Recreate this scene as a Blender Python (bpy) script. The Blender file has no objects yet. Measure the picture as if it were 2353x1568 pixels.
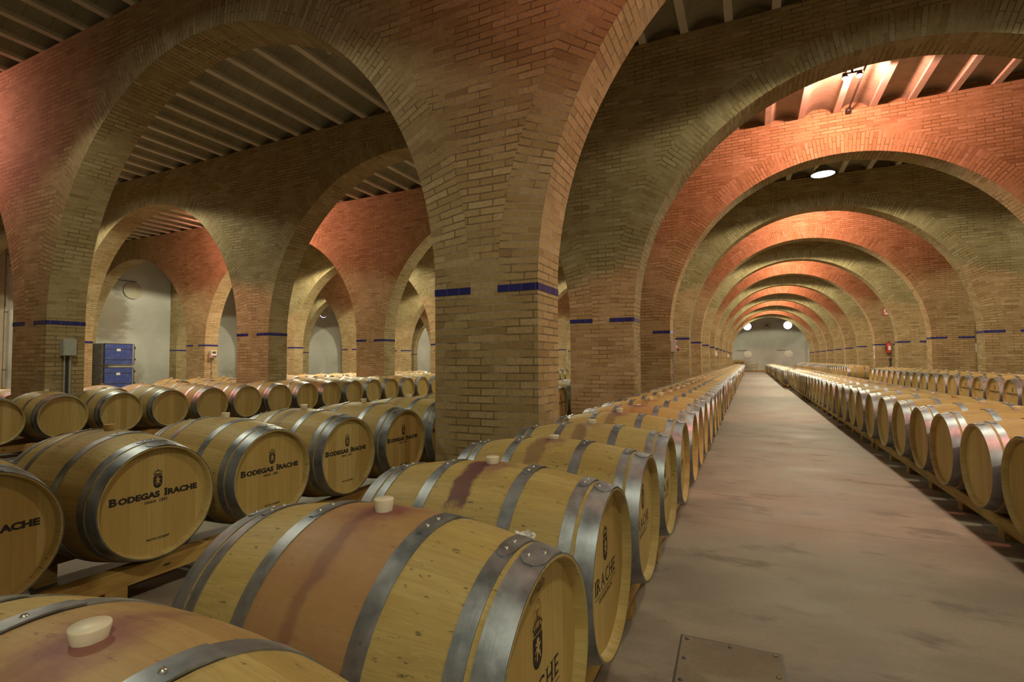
import bpy, math, random
from mathutils import Matrix, Vector
random.seed(7)
PI = math.pi
sc = bpy.context.scene
COL = sc.collection

# ------------------------------------------------------------------ helpers
def link(o, parent=None):
    COL.objects.link(o)
    if parent is not None:
        o.parent = parent
    return o

class MB:
    """collects faces (with uvs, material slots, smooth flags) for ONE mesh object"""
    def __init__(self):
        self.v = []; self.f = []; self.uv = []; self.m = []; self.s = []
    def face(self, pts, uv=None, m=0, smooth=False):
        b = len(self.v)
        self.v += [tuple(p) for p in pts]
        self.f.append(tuple(range(b, b + len(pts))))
        self.uv.append(uv or [(0, 0)] * len(pts)); self.m.append(m); self.s.append(smooth)
    def grid(self, rows, uvs=None, m=0, smooth=True, flip=False, close=False):
        """rows: list of equal-length point rows sharing vertices"""
        b = len(self.v); n = len(rows[0])
        for r in rows: self.v += [tuple(p) for p in r]
        nn = n if close else n - 1
        for i in range(len(rows) - 1):
            for j in range(nn):
                k = (j + 1) % n
                q = [(i, j), (i, k), (i + 1, k), (i + 1, j)]
                if flip: q.reverse()
                self.f.append(tuple(b + a * n + c for a, c in q))
                self.uv.append([uvs[a][c] for a, c in q] if uvs else [(0, 0)] * 4)
                self.m.append(m); self.s.append(smooth)
    def box(self, lo, hi, m=0, bev=0.0):
        x0, y0, z0 = lo; x1, y1, z1 = hi
        P = lambda x, y, z: (x, y, z)
        if bev <= 0:
            fs = [((x0,y0,z0),(x0,y1,z0),(x1,y1,z0),(x1,y0,z0)), ((x0,y0,z1),(x1,y0,z1),(x1,y1,z1),(x0,y1,z1)),
                  ((x0,y0,z0),(x1,y0,z0),(x1,y0,z1),(x0,y0,z1)), ((x1,y1,z0),(x0,y1,z0),(x0,y1,z1),(x1,y1,z1)),
                  ((x0,y1,z0),(x0,y0,z0),(x0,y0,z1),(x0,y1,z1)), ((x1,y0,z0),(x1,y1,z0),(x1,y1,z1),(x1,y0,z1))]
            for f in fs:
                # metric uv on the two dominant axes
                n = (Vector(f[1]) - Vector(f[0])).cross(Vector(f[2]) - Vector(f[0]))
                a = max(range(3), key=lambda i: abs(n[i])); ax = [i for i in range(3) if i != a]
                self.face(f, [(p[ax[0]], p[ax[1]]) for p in f], m)
        else:
            import bmesh
            bm = bmesh.new(); bmesh.ops.create_cube(bm, size=1)
            for v in bm.verts:
                v.co = Vector(((x0+x1)/2 + v.co.x*(x1-x0), (y0+y1)/2 + v.co.y*(y1-y0), (z0+z1)/2 + v.co.z*(z1-z0)))
            bmesh.ops.bevel(bm, geom=bm.edges[:], offset=bev, segments=2, affect='EDGES', profile=0.6)
            b = len(self.v)
            bm.verts.index_update()
            self.v += [tuple(v.co) for v in bm.verts]
            for f in bm.faces:
                self.f.append(tuple(b + v.index for v in f.verts)); self.uv.append([(0, 0)] * len(f.verts))
                self.m.append(m); self.s.append(False)
            bm.free()
    def tube(self, pts, r, n=10, m=0, caps=True, radii=None):
        pts = [Vector(p) for p in pts]; rows = []
        for i, p in enumerate(pts):
            d = (pts[min(i+1, len(pts)-1)] - pts[max(i-1, 0)]).normalized()
            a = d.cross(Vector((0, 0, 1)) if abs(d.z) < .9 else Vector((1, 0, 0))).normalized(); b2 = d.cross(a)
            rr = radii[i] if radii else r
            rows.append([p + a*rr*math.cos(2*PI*k/n) + b2*rr*math.sin(2*PI*k/n) for k in range(n)])
        self.grid(rows, m=m, close=True, flip=True)
        if caps:
            self.face(rows[0], m=m); self.face(rows[-1][::-1], m=m)
    def lathe(self, prof, axis='z', c=(0, 0, 0), n=24, m=0, smooth=True, flip=False):
        """prof: list of (radius, height)"""
        rows = []
        for r, h in prof:
            row = []
            for k in range(n):
                a = 2*PI*k/n; u, w = r*math.cos(a), r*math.sin(a)
                if axis == 'z': p = (c[0]+u, c[1]+w, c[2]+h)
                elif axis == 'x': p = (c[0]+h, c[1]+u, c[2]+w)
                else: p = (c[0]+w, c[1]+h, c[2]+u)
                row.append(p)
            rows.append(row)
        self.grid(rows, m=m, close=True, smooth=smooth, flip=flip)
    def build(self, name, mats, parent=None):
        me = bpy.data.meshes.new(name)
        me.from_pydata(self.v, [], self.f)
        if not isinstance(mats, (list, tuple)): mats = [mats]
        for m in mats: me.materials.append(m)
        me.polygons.foreach_set('material_index', self.m)
        me.polygons.foreach_set('use_smooth', self.s)
        u = me.uv_layers.new(name='UVMap')
        flat = [c for fu in self.uv for t in fu for c in t]
        u.data.foreach_set('uv', flat)
        me.update()
        return link(bpy.data.objects.new(name, me), parent)

def tag(o, label, cat, group=None, kind=None):
    o['label'] = label; o['category'] = cat
    if group: o['group'] = group
    if kind: o['kind'] = kind
    return o
def thing(name, loc, label, cat, group=None, rot=(0, 0, 0)):
    o = bpy.data.objects.new(name, None); o.empty_display_size = .1
    o.location = loc; o.rotation_euler = rot
    link(o); return tag(o, label, cat, group)

ONES = 'zero first second third fourth fifth sixth seventh eighth ninth tenth eleventh twelfth thirteenth fourteenth fifteenth sixteenth seventeenth eighteenth nineteenth'.split()
TENS = {2: ('twentieth', 'twenty'), 3: ('thirtieth', 'thirty'), 4: ('fortieth', 'forty'), 5: ('fiftieth', 'fifty'), 6: ('sixtieth', 'sixty'), 7: ('seventieth', 'seventy')}
def ordinal(n):
    if n < 20: return ONES[n]
    t, u = divmod(n, 10)
    return TENS[t][0] if u == 0 else TENS[t][1] + '-' + ONES[u]

# ------------------------------------------------------------------ node helpers
class NT:
    def __init__(self, name):
        self.mat = bpy.data.materials.new(name); self.mat.use_nodes = True
        self.t = self.mat.node_tree; self.t.nodes.clear()
        self.out = self.n('ShaderNodeOutputMaterial')
        self.b = self.n('ShaderNodeBsdfPrincipled')
        self.l(self.b.outputs[0], self.out.inputs[0])
    def n(self, kind, **kw):
        x = self.t.nodes.new(kind)
        for k, v in kw.items(): setattr(x, k, v)
        return x
    def l(self, a, b): self.t.links.new(a, b)
    def put(self, sock, v):
        if hasattr(v, 'links') or hasattr(v, 'is_linked'): self.l(v, sock)
        else: sock.default_value = v
    def math(self, op, a, b=0.0, c=0.0, clamp=False):
        x = self.n('ShaderNodeMath', operation=op, use_clamp=clamp)
        for s, v in zip(x.inputs, (a, b, c)): self.put(s, v)
        return x.outputs[0]
    def mix(self, fac, a, b, mode='MIX'):
        x = self.n('ShaderNodeMix', data_type='RGBA', blend_type=mode)
        self.put(x.inputs[0], fac)
        for s, v in ((x.inputs[6], a), (x.inputs[7], b)):
            self.put(s, v if not isinstance(v, tuple) else (*v, 1)[:4])
        return x.outputs[2]
    def noise(self, vec, scale, detail=3, rough=.55, w=None, dist=0.0):
        x = self.n('ShaderNodeTexNoise')
        if w is not None:
            x.noise_dimensions = '4D'; self.put(x.inputs['W'], w)
        self.l(vec, x.inputs['Vector']); x.inputs['Scale'].default_value = scale
        x.inputs['Distortion'].default_value = dist; x.inputs['Detail'].default_value = detail; x.inputs['Roughness'].default_value = rough
        return x.outputs['Fac']
    def ramp(self, fac, stops, interp='LINEAR'):
        x = self.n('ShaderNodeValToRGB'); self.l(fac, x.inputs[0]); r = x.color_ramp; r.interpolation = interp
        while len(r.elements) < len(stops): r.elements.new(.5)
        for e, (p, c) in zip(r.elements, stops):
            e.position = p; e.color = (*c, 1) if isinstance(c, tuple) else (c, c, c, 1)
        return x.outputs[0]
    def step(self, v, lo, hi, a=0.0, b=1.0):
        x = self.n('ShaderNodeMapRange', interpolation_type='SMOOTHSTEP')
        self.put(x.inputs[0], v)
        for i, q in zip((1, 2, 3, 4), (lo, hi, a, b)): x.inputs[i].default_value = q
        return x.outputs[0]
    def map(self, vec, scale=(1, 1, 1), loc=(0, 0, 0)):
        x = self.n('ShaderNodeMapping'); self.l(vec, x.inputs[0]); x.inputs['Scale'].default_value = scale; x.inputs['Location'].default_value = loc
        return x.outputs[0]
    def comb(self, x=0.0, y=0.0, z=0.0):
        c = self.n('ShaderNodeCombineXYZ')
        for s, v in zip(c.inputs, (x, y, z)): self.put(s, v)
        return c.outputs[0]
    def bump(self, h, dist, strength=1.0):
        x = self.n('ShaderNodeBump'); x.inputs['Distance'].default_value = dist; x.inputs['Strength'].default_value = strength
        self.l(h, x.inputs['Height']); self.l(x.outputs[0], self.b.inputs['Normal'])
    def set(self, **kw):
        names = dict(color='Base Color', rough='Roughness', metal='Metallic', emit='Emission Color', estr='Emission Strength', ior='IOR', trans='Transmission Weight', sss='Subsurface Weight', spec='Specular IOR Level', coat='Coat Weight')
        for k, v in kw.items():
            if isinstance(v, tuple) and len(v) == 3: v = (*v, 1)
            self.put(self.b.inputs[names[k]], v)
        return self.mat

def plain(name, color, rough=.6, metal=0.0, var=.25, scale=18, **kw):
    t = NT(name); tc = t.n('ShaderNodeTexCoord')
    f = t.noise(tc.outputs['Object'], scale, 4)
    c2 = tuple(c * (1 - var) for c in color); c1 = tuple(min(1, c * (1 + var * .6)) for c in color)
    return t.set(color=t.mix(t.step(f, .3, .7), c2, c1), rough=rough, metal=metal, **kw)

# ------------------------------------------------------------------ materials
def brick_mat():
    t = NT('brick'); uv = t.n('ShaderNodeUVMap').outputs[0]
    geo = t.n('ShaderNodeNewGeometry').outputs['Position']
    def br(c1, c2, mo):
        x = t.n('ShaderNodeTexBrick'); t.l(t.noise_warp, x.inputs['Vector'])
        x.offset = .5; x.offset_frequency = 2; x.squash = 1
        x.inputs['Color1'].default_value = (*c1, 1); x.inputs['Color2'].default_value = (*c2, 1); x.inputs['Mortar'].default_value = (*mo, 1)
        x.inputs['Scale'].default_value = 1; x.inputs['Mortar Size'].default_value = .0062; x.inputs['Mortar Smooth'].default_value = .15
        x.inputs['Brick Width'].default_value = .25; x.inputs['Row Height'].default_value = .066; x.inputs['Bias'].default_value = 0
        return x
    wn = t.n('ShaderNodeTexNoise'); t.l(geo, wn.inputs['Vector']); wn.inputs['Scale'].default_value = 9; wn.inputs['Detail'].default_value = 2
    wv = t.n('ShaderNodeVectorMath', operation='SCALE'); t.l(wn.outputs['Color'], wv.inputs[0]); wv.inputs['Scale'].default_value = .007
    ad = t.n('ShaderNodeVectorMath', operation='ADD'); t.l(uv, ad.inputs[0]); t.l(wv.outputs[0], ad.inputs[1])
    t.noise_warp = ad.outputs[0]
    k = br((0, 0, 0), (1, 1, 1), (.5, .5, .5))
    tint = t.n('ShaderNodeSeparateColor'); t.l(k.outputs['Color'], tint.inputs[0])
    col = t.ramp(tint.outputs[0], [(.0, (.275, .19, .088)), (.07, (.345, .252, .115)), (.35, (.39, .292, .138)), (.75, (.43, .33, .168)), (1, (.485, .38, .215))])
    fine = t.noise(geo, 38, 5, .65)
    col = t.mix(t.step(fine, .30, .75, 0, .45), col, (.21, .145, .066))
    big = t.noise(geo, .8, 4, .6)
    col = t.mix(t.step(big, .52, .8, 0, .45), col, (.17, .10, .042))
    mort = t.mix(t.step(t.noise(geo, 2.2, 4, .6), .42, .62), (.165, .122, .068), (.39, .325, .225))  # dark end puts the shade of raked joints into the mortar colour
    col = t.mix(k.outputs['Fac'], col, mort)
    h = t.math('SUBTRACT', t.math('MULTIPLY', fine, .35), k.outputs['Fac'])
    t.bump(h, .008, .9)
    return t.set(color=col, rough=.85, spec=.25)

def concrete_mat(name, c0, c1, seg=0.0):
    t = NT(name); geo = t.n('ShaderNodeNewGeometry').outputs['Position']
    f = t.noise(geo, 2.2, 5, .6); g = t.noise(geo, 45, 3)
    col = t.mix(t.step(f, .3, .7), c0, c1); col = t.mix(t.step(g, .3, .8, 0, .3), col, tuple(c*.7 for c in c0))
    if seg:
        s = t.n('ShaderNodeSeparateXYZ'); t.l(geo, s.inputs[0])
        fr = t.math('FRACT', t.math('DIVIDE', s.outputs[1], seg))
        ln = t.math('LESS_THAN', fr, .012 / seg)
        col = t.mix(t.math('MULTIPLY', ln, .5), col, tuple(c*.4 for c in c0))
    return t.set(color=col, rough=.9, spec=.2)

def floor_mat():
    t = NT('concrete_floor'); geo = t.n('ShaderNodeNewGeometry').outputs['Position']
    s = t.n('ShaderNodeSeparateXYZ'); t.l(geo, s.inputs[0])
    st = t.map(geo, (1.0, 1.7, 1))
    a = t.noise(st, 1.1, 6, .62); b = t.noise(geo, .45, 4); g = t.noise(geo, 60, 4, .7)
    col = t.mix(t.step(a, .37, .63), (.20, .158, .120), (.34, .278, .22))
    col = t.mix(t.step(b, .35, .7, 0, .5), col, (.265, .212, .172))
    dk = t.noise(t.map(geo, (1.2, 2.3, 1), (3, 7, 0)), 1.5, 5, .6)
    col = t.mix(t.step(dk, .54, .66, 0, .7), col, (.12, .088, .064))
    col = t.mix(t.step(g, .3, .8, .0, .35), col, (.17, .132, .10))
    sp = t.n('ShaderNodeTexVoronoi'); t.l(geo, sp.inputs['Vector']); sp.inputs['Scale'].default_value = 5
    col = t.mix(t.math('MULTIPLY', t.math('LESS_THAN', sp.outputs['Distance'], .035), .6), col, (.09, .06, .04))
    fr = t.math('FRACT', t.math('DIVIDE', t.math('ADD', s.outputs[1], 40*3.854 - 4.29), 3.854))
    ln = t.math('LESS_THAN', fr, .0018)
    col = t.mix(t.math('MULTIPLY', ln, .75), col, (.08, .06, .045))
    t.bump(t.math('SUBTRACT', g, ln), .002, .5)
    return t.set(color=col, rough=t.step(a, .3, .7, .5, .7), spec=.3)

def plaster_mat():
    t = NT('white_plaster'); geo = t.n('ShaderNodeNewGeometry').outputs['Position']
    s = t.n('ShaderNodeSeparateXYZ'); t.l(geo, s.inputs[0])
    f = t.noise(geo, .7, 5, .6); g = t.noise(geo, 7, 4)
    col = t.mix(t.step(f, .3, .75), (.44, .42, .38), (.53, .515, .475))
    col = t.mix(t.step(g, .5, .8, 0, .25), col, (.42, .37, .30))
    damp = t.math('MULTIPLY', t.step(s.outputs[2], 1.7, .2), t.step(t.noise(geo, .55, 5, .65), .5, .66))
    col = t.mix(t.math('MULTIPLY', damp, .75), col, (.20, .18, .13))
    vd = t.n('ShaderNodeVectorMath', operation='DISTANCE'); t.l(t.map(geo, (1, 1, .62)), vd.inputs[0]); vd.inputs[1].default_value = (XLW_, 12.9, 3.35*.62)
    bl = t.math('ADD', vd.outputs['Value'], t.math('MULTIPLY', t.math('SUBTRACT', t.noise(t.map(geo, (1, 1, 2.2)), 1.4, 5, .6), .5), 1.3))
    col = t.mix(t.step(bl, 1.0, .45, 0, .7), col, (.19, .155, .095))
    return t.set(color=col, rough=.9, spec=.2)
XLW_ = -25.75

def stave_mat():
    t = NT('oak_staves'); tc = t.n('ShaderNodeTexCoord').outputs['Object']
    s = t.n('ShaderNodeSeparateXYZ'); t.l(tc, s.inputs[0]); x, y, z = s.outputs
    oi = t.n('ShaderNodeObjectInfo').outputs['Random']
    def attr(nm):
        a = t.n('ShaderNodeAttribute', attribute_type='OBJECT', attribute_name=nm); return a.outputs['Fac']
    ang = t.math('ARCTAN2', y, z)
    su = t.math('ADD', t.math('MULTIPLY', ang, 30/(2*PI)), 60.5)
    idx = t.math('FLOOR', su); fr = t.math('FRACT', su)
    wn = t.n('ShaderNodeTexWhiteNoise', noise_dimensions='2D'); t.l(t.comb(idx, t.math('MULTIPLY', oi, 91.7), 0), wn.inputs[0])
    r = wn.outputs['Value']
    gv = t.comb(t.math('MULTIPLY', x, 2.6), t.math('MULTIPLY', ang, 9), t.math('ADD', idx, t.math('MULTIPLY', oi, 37)))
    grain = t.noise(gv, 3.2, 6, .62)
    fleck = t.noise(t.comb(t.math('MULTIPLY', x, 15), t.math('MULTIPLY', ang, 62), t.math('MULTIPLY', oi, 50)), 1.0, 3, .6, None, 1.6)
    fmask = t.step(t.noise(tc, 7, 3, .5, t.math('MULTIPLY', oi, 44)), .42, .62)
    scr = t.noise(t.comb(t.math('MULTIPLY', x, 5), t.math('MULTIPLY', ang, 48), t.math('MULTIPLY', oi, 31)), 1.7, 5, .7)
    col = t.ramp(r, [(0, (.385, .268, .088)), (.35, (.44, .318, .108)), (.7, (.475, .352, .132)), (1, (.43, .318, .122))])
    col = t.mix(t.step(grain, .35, .75, 0, .45), col, (.275, .178, .055))
    col = t.mix(t.math('MULTIPLY', t.step(fleck, .60, .66, 0, .55), fmask), col, (.62, .49, .26))
    col = t.mix(t.step(scr, .60, .74, 0, .5), col, (.19, .125, .05))
    col = t.mix(t.math('MULTIPLY', t.step(t.noise(tc, 3.5, 4, w=t.math('MULTIPLY', oi, 20)), .55, .75), .25), col, (.24, .165, .07))
    dk = t.noise(t.comb(t.math('MULTIPLY', x, 10), t.math('MULTIPLY', ang, 9), t.math('MULTIPLY', oi, 80)), 2.3, 5, .68)
    col = t.mix(t.step(dk, .615, .675, 0, .8), col, (.09, .065, .04))
    sm = t.math('MINIMUM', fr, t.math('SUBTRACT', 1.0, fr))
    seam = t.math('SUBTRACT', 1.0, t.step(sm, .0, .02)); col = t.mix(t.math('MULTIPLY', seam, .12), col, (.16, .10, .04))
    # wine stained belly and bung splash
    warp = t.noise(tc, 6, 8, .68, w=t.math('MULTIPLY', oi, 13))
    band = t.math('MULTIPLY', t.math('LESS_THAN', t.math('ABSOLUTE', x), .152), attr('belly'))
    col = t.mix(t.math('MULTIPLY', band, t.step(warp, .25, .7, .85, .5)), col, (.33, .155, .085))
    streak = t.math('MULTIPLY', band, t.step(t.math('ABSOLUTE', t.math('ADD', t.math('ADD', x, .02), t.math('MULTIPLY', t.math('SUBTRACT', warp, .5), .10))), .03, .008, 0, .5))
    col = t.mix(streak, col, (.17, .07, .06))
    dy = t.math('MULTIPLY', y, .75); dx = t.math('MULTIPLY', x, 1.0)
    d = t.math('SQRT', t.math('ADD', t.math('MULTIPLY', dx, dx), t.math('MULTIPLY', dy, dy)))
    d = t.math('ADD', d, t.math('MULTIPLY', t.math('SUBTRACT', warp, .5), .22))
    top = t.math('GREATER_THAN', z, 0.0)
    spl = t.math('MULTIPLY', t.step(d, .12, .02), t.math('MULTIPLY', attr('stain'), top))
    col = t.mix(t.math('MULTIPLY', spl, .95), col, (.20, .065, .07))
    hx = t.math('ABSOLUTE', t.math('ADD', t.math('SUBTRACT', x, -.035), t.math('MULTIPLY', t.math('SUBTRACT', warp, .5), .16)))
    drip = t.math('MULTIPLY', t.math('MULTIPLY', t.step(hx, .05, .028), t.step(t.math('ADD', t.math('ABSOLUTE', t.math('ADD', y, .11)), t.math('MULTIPLY', t.math('SUBTRACT', warp, .5), .25)), .17, .11)), t.math('MULTIPLY', attr('drip'), top))
    col = t.mix(t.math('MULTIPLY', drip, .9), col, (.115, .045, .055))
    t.bump(t.math('SUBTRACT', t.math('MULTIPLY', grain, .6), t.math('MULTIPLY', seam, .35)), .0009, .5)
    return t.set(color=col, rough=.55, spec=.35)

def head_mat(name='oak_head', light=1.0):
    t = NT(name); tc = t.n('ShaderNodeTexCoord').outputs['Object']
    s = t.n('ShaderNodeSeparateXYZ'); t.l(tc, s.inputs[0]); x, y, z = s.outputs
    oi = t.n('ShaderNodeObjectInfo').outputs['Random']
    su = t.math('ADD', t.math('DIVIDE', y, .082), t.math('MULTIPLY', oi, 5)); idx = t.math('FLOOR', su); fr = t.math('FRACT', su)
    wn = t.n('ShaderNodeTexWhiteNoise', noise_dimensions='2D'); t.l(t.comb(idx, t.math('MULTIPLY', oi, 91.7), 0), wn.inputs[0])
    grain = t.noise(t.comb(t.math('MULTIPLY', y, 40), t.math('MULTIPLY', z, 2.2), t.math('ADD', idx, t.math('MULTIPLY', oi, 37))), 1.6, 6, .6)
    k = light
    col = t.ramp(wn.outputs['Value'], [(0, (.42*k, .285*k, .088*k)), (.5, (.48*k, .34*k, .118*k)), (1, (.54*k, .405*k, .158*k))])
    col = t.mix(t.step(grain, .35, .75, 0, .4), col, (.31*k, .185*k, .062*k))
    sm = t.math('MINIMUM', fr, t.math('SUBTRACT', 1.0, fr))
    col = t.mix(t.math('MULTIPLY', t.math('SUBTRACT', 1.0, t.step(sm, 0, .02)), .35), col, (.15, .085, .03))
    f = t.noise(tc, 9, 4, .6, w=t.math('MULTIPLY', oi, 9))
    col = t.mix(t.step(f, .62, .75, 0, .25), col, (.58*k, .43*k, .24*k))
    return t.set(color=col, rough=.5, spec=.35)

def hoop_mat():
    t = NT('galvanised_hoop'); tc = t.n('ShaderNodeTexCoord').outputs['Object']
    s = t.n('ShaderNodeSeparateXYZ'); t.l(tc, s.inputs[0]); x, y, z = s.outputs
    oi = t.n('ShaderNodeObjectInfo').outputs['Random']
    ang = t.math('ARCTAN2', y, z)
    br = t.noise(t.comb(t.math('MULTIPLY', x, 260), t.math('MULTIPLY', ang, 5), t.math('MULTIPLY', oi, 40)), 1, 3)
    bl = t.noise(tc, 10, 5, .65, w=t.math('MULTIPLY', oi, 25)); sp = t.noise(tc, 42, 3, w=oi)
    col = t.mix(t.step(bl, .3, .7), (.215, .23, .26), (.42, .445, .49))
    col = t.mix(t.step(sp, .68, .76, 0, .55), col, (.13, .11, .10))
    rg = t.math('ADD', t.step(bl, .3, .7, .33, .46), t.math('MULTIPLY', br, .12))
    t.bump(br, .0004, .35)
    return t.set(color=col, metal=.85, rough=rg)

def timber_mat(name, c0, c1, c2):
    t = NT(name); geo = t.n('ShaderNodeTexCoord').outputs['Object']
    oi = t.n('ShaderNodeObjectInfo').outputs['Random']
    g = t.noise(t.map(geo, (30, 2.0, 30)), 1.5, 6, .62, w=t.math('MULTIPLY', oi, 30)); b = t.noise(geo, 3.5, 4, w=t.math('MULTIPLY', oi, 11))
    k = t.n('ShaderNodeTexVoronoi'); t.l(t.map(geo, (7, 2.4, 7)), k.inputs['Vector']); k.inputs['Scale'].default_value = 1.3
    col = t.mix(t.step(g, .3, .7), c0, c1); col = t.mix(t.step(b, .45, .7, 0, .6), col, c2)
    col = t.mix(t.step(k.outputs['Distance'], .10, .05), col, (.09, .045, .015))
    return t.set(color=col, rough=.75, spec=.25)

M = {}
M['brick'] = brick_mat()
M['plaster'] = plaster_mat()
M['floor'] = floor_mat()
M['vault'] = concrete_mat('vault_concrete', (.31, .29, .205), (.41, .385, .28), .31)
M['joist'] = concrete_mat('joist_concrete', (.62, .57, .47), (.72, .66, .55))
M['stave'] = stave_mat(); M['head'] = head_mat(); M['head_dark'] = head_mat('oak_head_aged', .92); M['hoop'] = hoop_mat()
M['timber'] = timber_mat('pine_timber', (.38, .22, .06), (.50, .31, .10), (.20, .12, .04))
M['timber_old'] = timber_mat('weathered_timber', (.22, .14, .045), (.36, .24, .075), (.115, .085, .028))
M['ink'] = plain('black_brand_ink', (.022, .015, .011), .7, 0, .3, 90)
M['ink_brown'] = plain('brown_brand_ink', (.16, .075, .035), .7, 0, .3, 90)
M['ink_red'] = plain('red_brand_ink', (.32, .09, .055), .7, 0, .3, 90)
M['crest_light'] = plain('crest_bare_oak', (.46, .30, .12), .6, 0, .15, 60)
M['bung'] = plain('silicone_bung', (.72, .64, .50), .45, 0, .08, 20, sss=.15)
M['bung_amber'] = plain('amber_bung', (.55, .36, .10), .45, 0, .1, 20, sss=.1)
M['rivet'] = plain('rivet_steel', (.55, .53, .50), .3, .9, .15, 50)
def tile_mat():
    t = NT('blue_glazed_tile'); uv = t.n('ShaderNodeUVMap').outputs[0]
    k = t.n('ShaderNodeTexBrick'); t.l(uv, k.inputs['Vector']); k.offset = 0
    k.inputs['Color1'].default_value = (.016, .018, .13, 1); k.inputs['Color2'].default_value = (.024, .028, .18, 1); k.inputs['Mortar'].default_value = (.12, .11, .16, 1)
    k.inputs['Scale'].default_value = 1; k.inputs['Brick Width'].default_value = .1235; k.inputs['Row Height'].default_value = 4; k.inputs['Mortar Size'].default_value = .0025
    return t.set(color=k.outputs['Color'], rough=.22, spec=.5)
M['tile'] = tile_mat()
M['grey_box'] = plain('grey_enclosure', (.40, .41, .37), .5, 0, .08)
M['white_box'] = plain('pale_grey_plastic', (.62, .60, .55), .45, 0, .08)
M['pipe_grey'] = plain('grey_conduit', (.33, .32, .30), .45, 0, .1)
M['pipe_black'] = plain('black_cable', (.035, .035, .03), .5, 0, .2)
M['red'] = plain('red_paint', (.52, .045, .035), .35, 0, .12)
M['socket_red'] = plain('red_socket_cap', (.45, .07, .05), .4, 0, .1)
M['socket_blue'] = plain('blue_socket_cap', (.06, .14, .45), .4, 0, .1)
M['black'] = plain('black_rubber', (.03, .03, .03), .55, 0, .2)
M['paper'] = plain('white_paper', (.72, .70, .70), .8, 0, .05)
M['violet'] = plain('violet_label', (.35, .22, .42), .6, 0, .1)
M['shutter'] = plain('painted_round_shutter', (.47, .42, .31), .6, 0, .05)
M['shutter_pale'] = plain('pale_round_shutter', (.66, .62, .54), .6, 0, .05)
M['steel'] = plain('dark_steel', (.10, .09, .08), .5, .6, .2)
M['lamp_shell'] = plain('lamp_enamel', (.16, .16, .15), .45, .3, .1)
M['pilaster'] = plain('beige_render', (.42, .33, .25), .85, 0, .12, 3)
M['hatch'] = concrete_mat('hatch_plate', (.21, .165, .122), (.30, .24, .182))
def crate_mat():
    t = NT('blue_crate_plastic'); uv = t.n('ShaderNodeTexCoord').outputs['Object']
    s = t.n('ShaderNodeSeparateXYZ'); t.l(uv, s.inputs[0])
    a = t.math('FRACT', t.math('MULTIPLY', s.outputs[1], 26)); b = t.math('FRACT', t.math('MULTIPLY', s.outputs[2], 15))
    ln = t.math('MAXIMUM', t.math('MULTIPLY', t.math('LESS_THAN', a, .25), .5), t.math('LESS_THAN', b, .22))
    col = t.mix(ln, (.055, .085, .33), (.028, .036, .13))
    col = t.mix(t.step(t.noise(uv, 5, 3), .45, .7, 0, .35), col, (.15, .18, .38))
    return t.set(color=col, rough=.4)
M['crate'] = crate_mat()
M['wrap'] = plain('dark_stretch_film', (.085, .07, .06), .28, 0, .45, 6)
def emit(name, c, s):
    t = NT(name); return t.set(color=(.8, .8, .8), emit=c, estr=s, rough=.6)
M['daylight'] = emit('daylight_pane', (.80, .78, 1.0), 16)
M['daylight_crack'] = emit('daylight_gap', (.62, .50, 1.0), 2.2)
M['lamp_white'] = emit('lamp_glow_white', (.93, 1.0, .88), 28)
M['lamp_red'] = emit('lamp_glow_pink', (1.0, .56, .46), 40)

# ------------------------------------------------------------------ camera (solved from the pier and tile-band lines)
CAMZ = 1.22
yaw, pitch, roll = math.radians(25.06), math.radians(2.275), math.radians(.361)
fw = Vector((-math.sin(yaw)*math.cos(pitch), math.cos(yaw)*math.cos(pitch), math.sin(pitch)))
r0 = Vector((math.cos(yaw), math.sin(yaw), 0)); u0 = r0.cross(fw)
rt = r0*math.cos(roll) - u0*math.sin(roll); up = u0*math.cos(roll) + r0*math.sin(roll)
cd = bpy.data.cameras.new('camera'); cam = bpy.data.objects.new('camera', cd); COL.objects.link(cam)
cd.sensor_width = 36; cd.sensor_fit = 'HORIZONTAL'; cd.lens = 36*1169.15/2353; cd.clip_start = .02; cd.clip_end = 300
mw = Matrix((rt, up, -fw)).transposed().to_4x4(); mw.translation = Vector((0, 0, CAMZ)); cam.matrix_world = mw
sc.camera = cam

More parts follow.
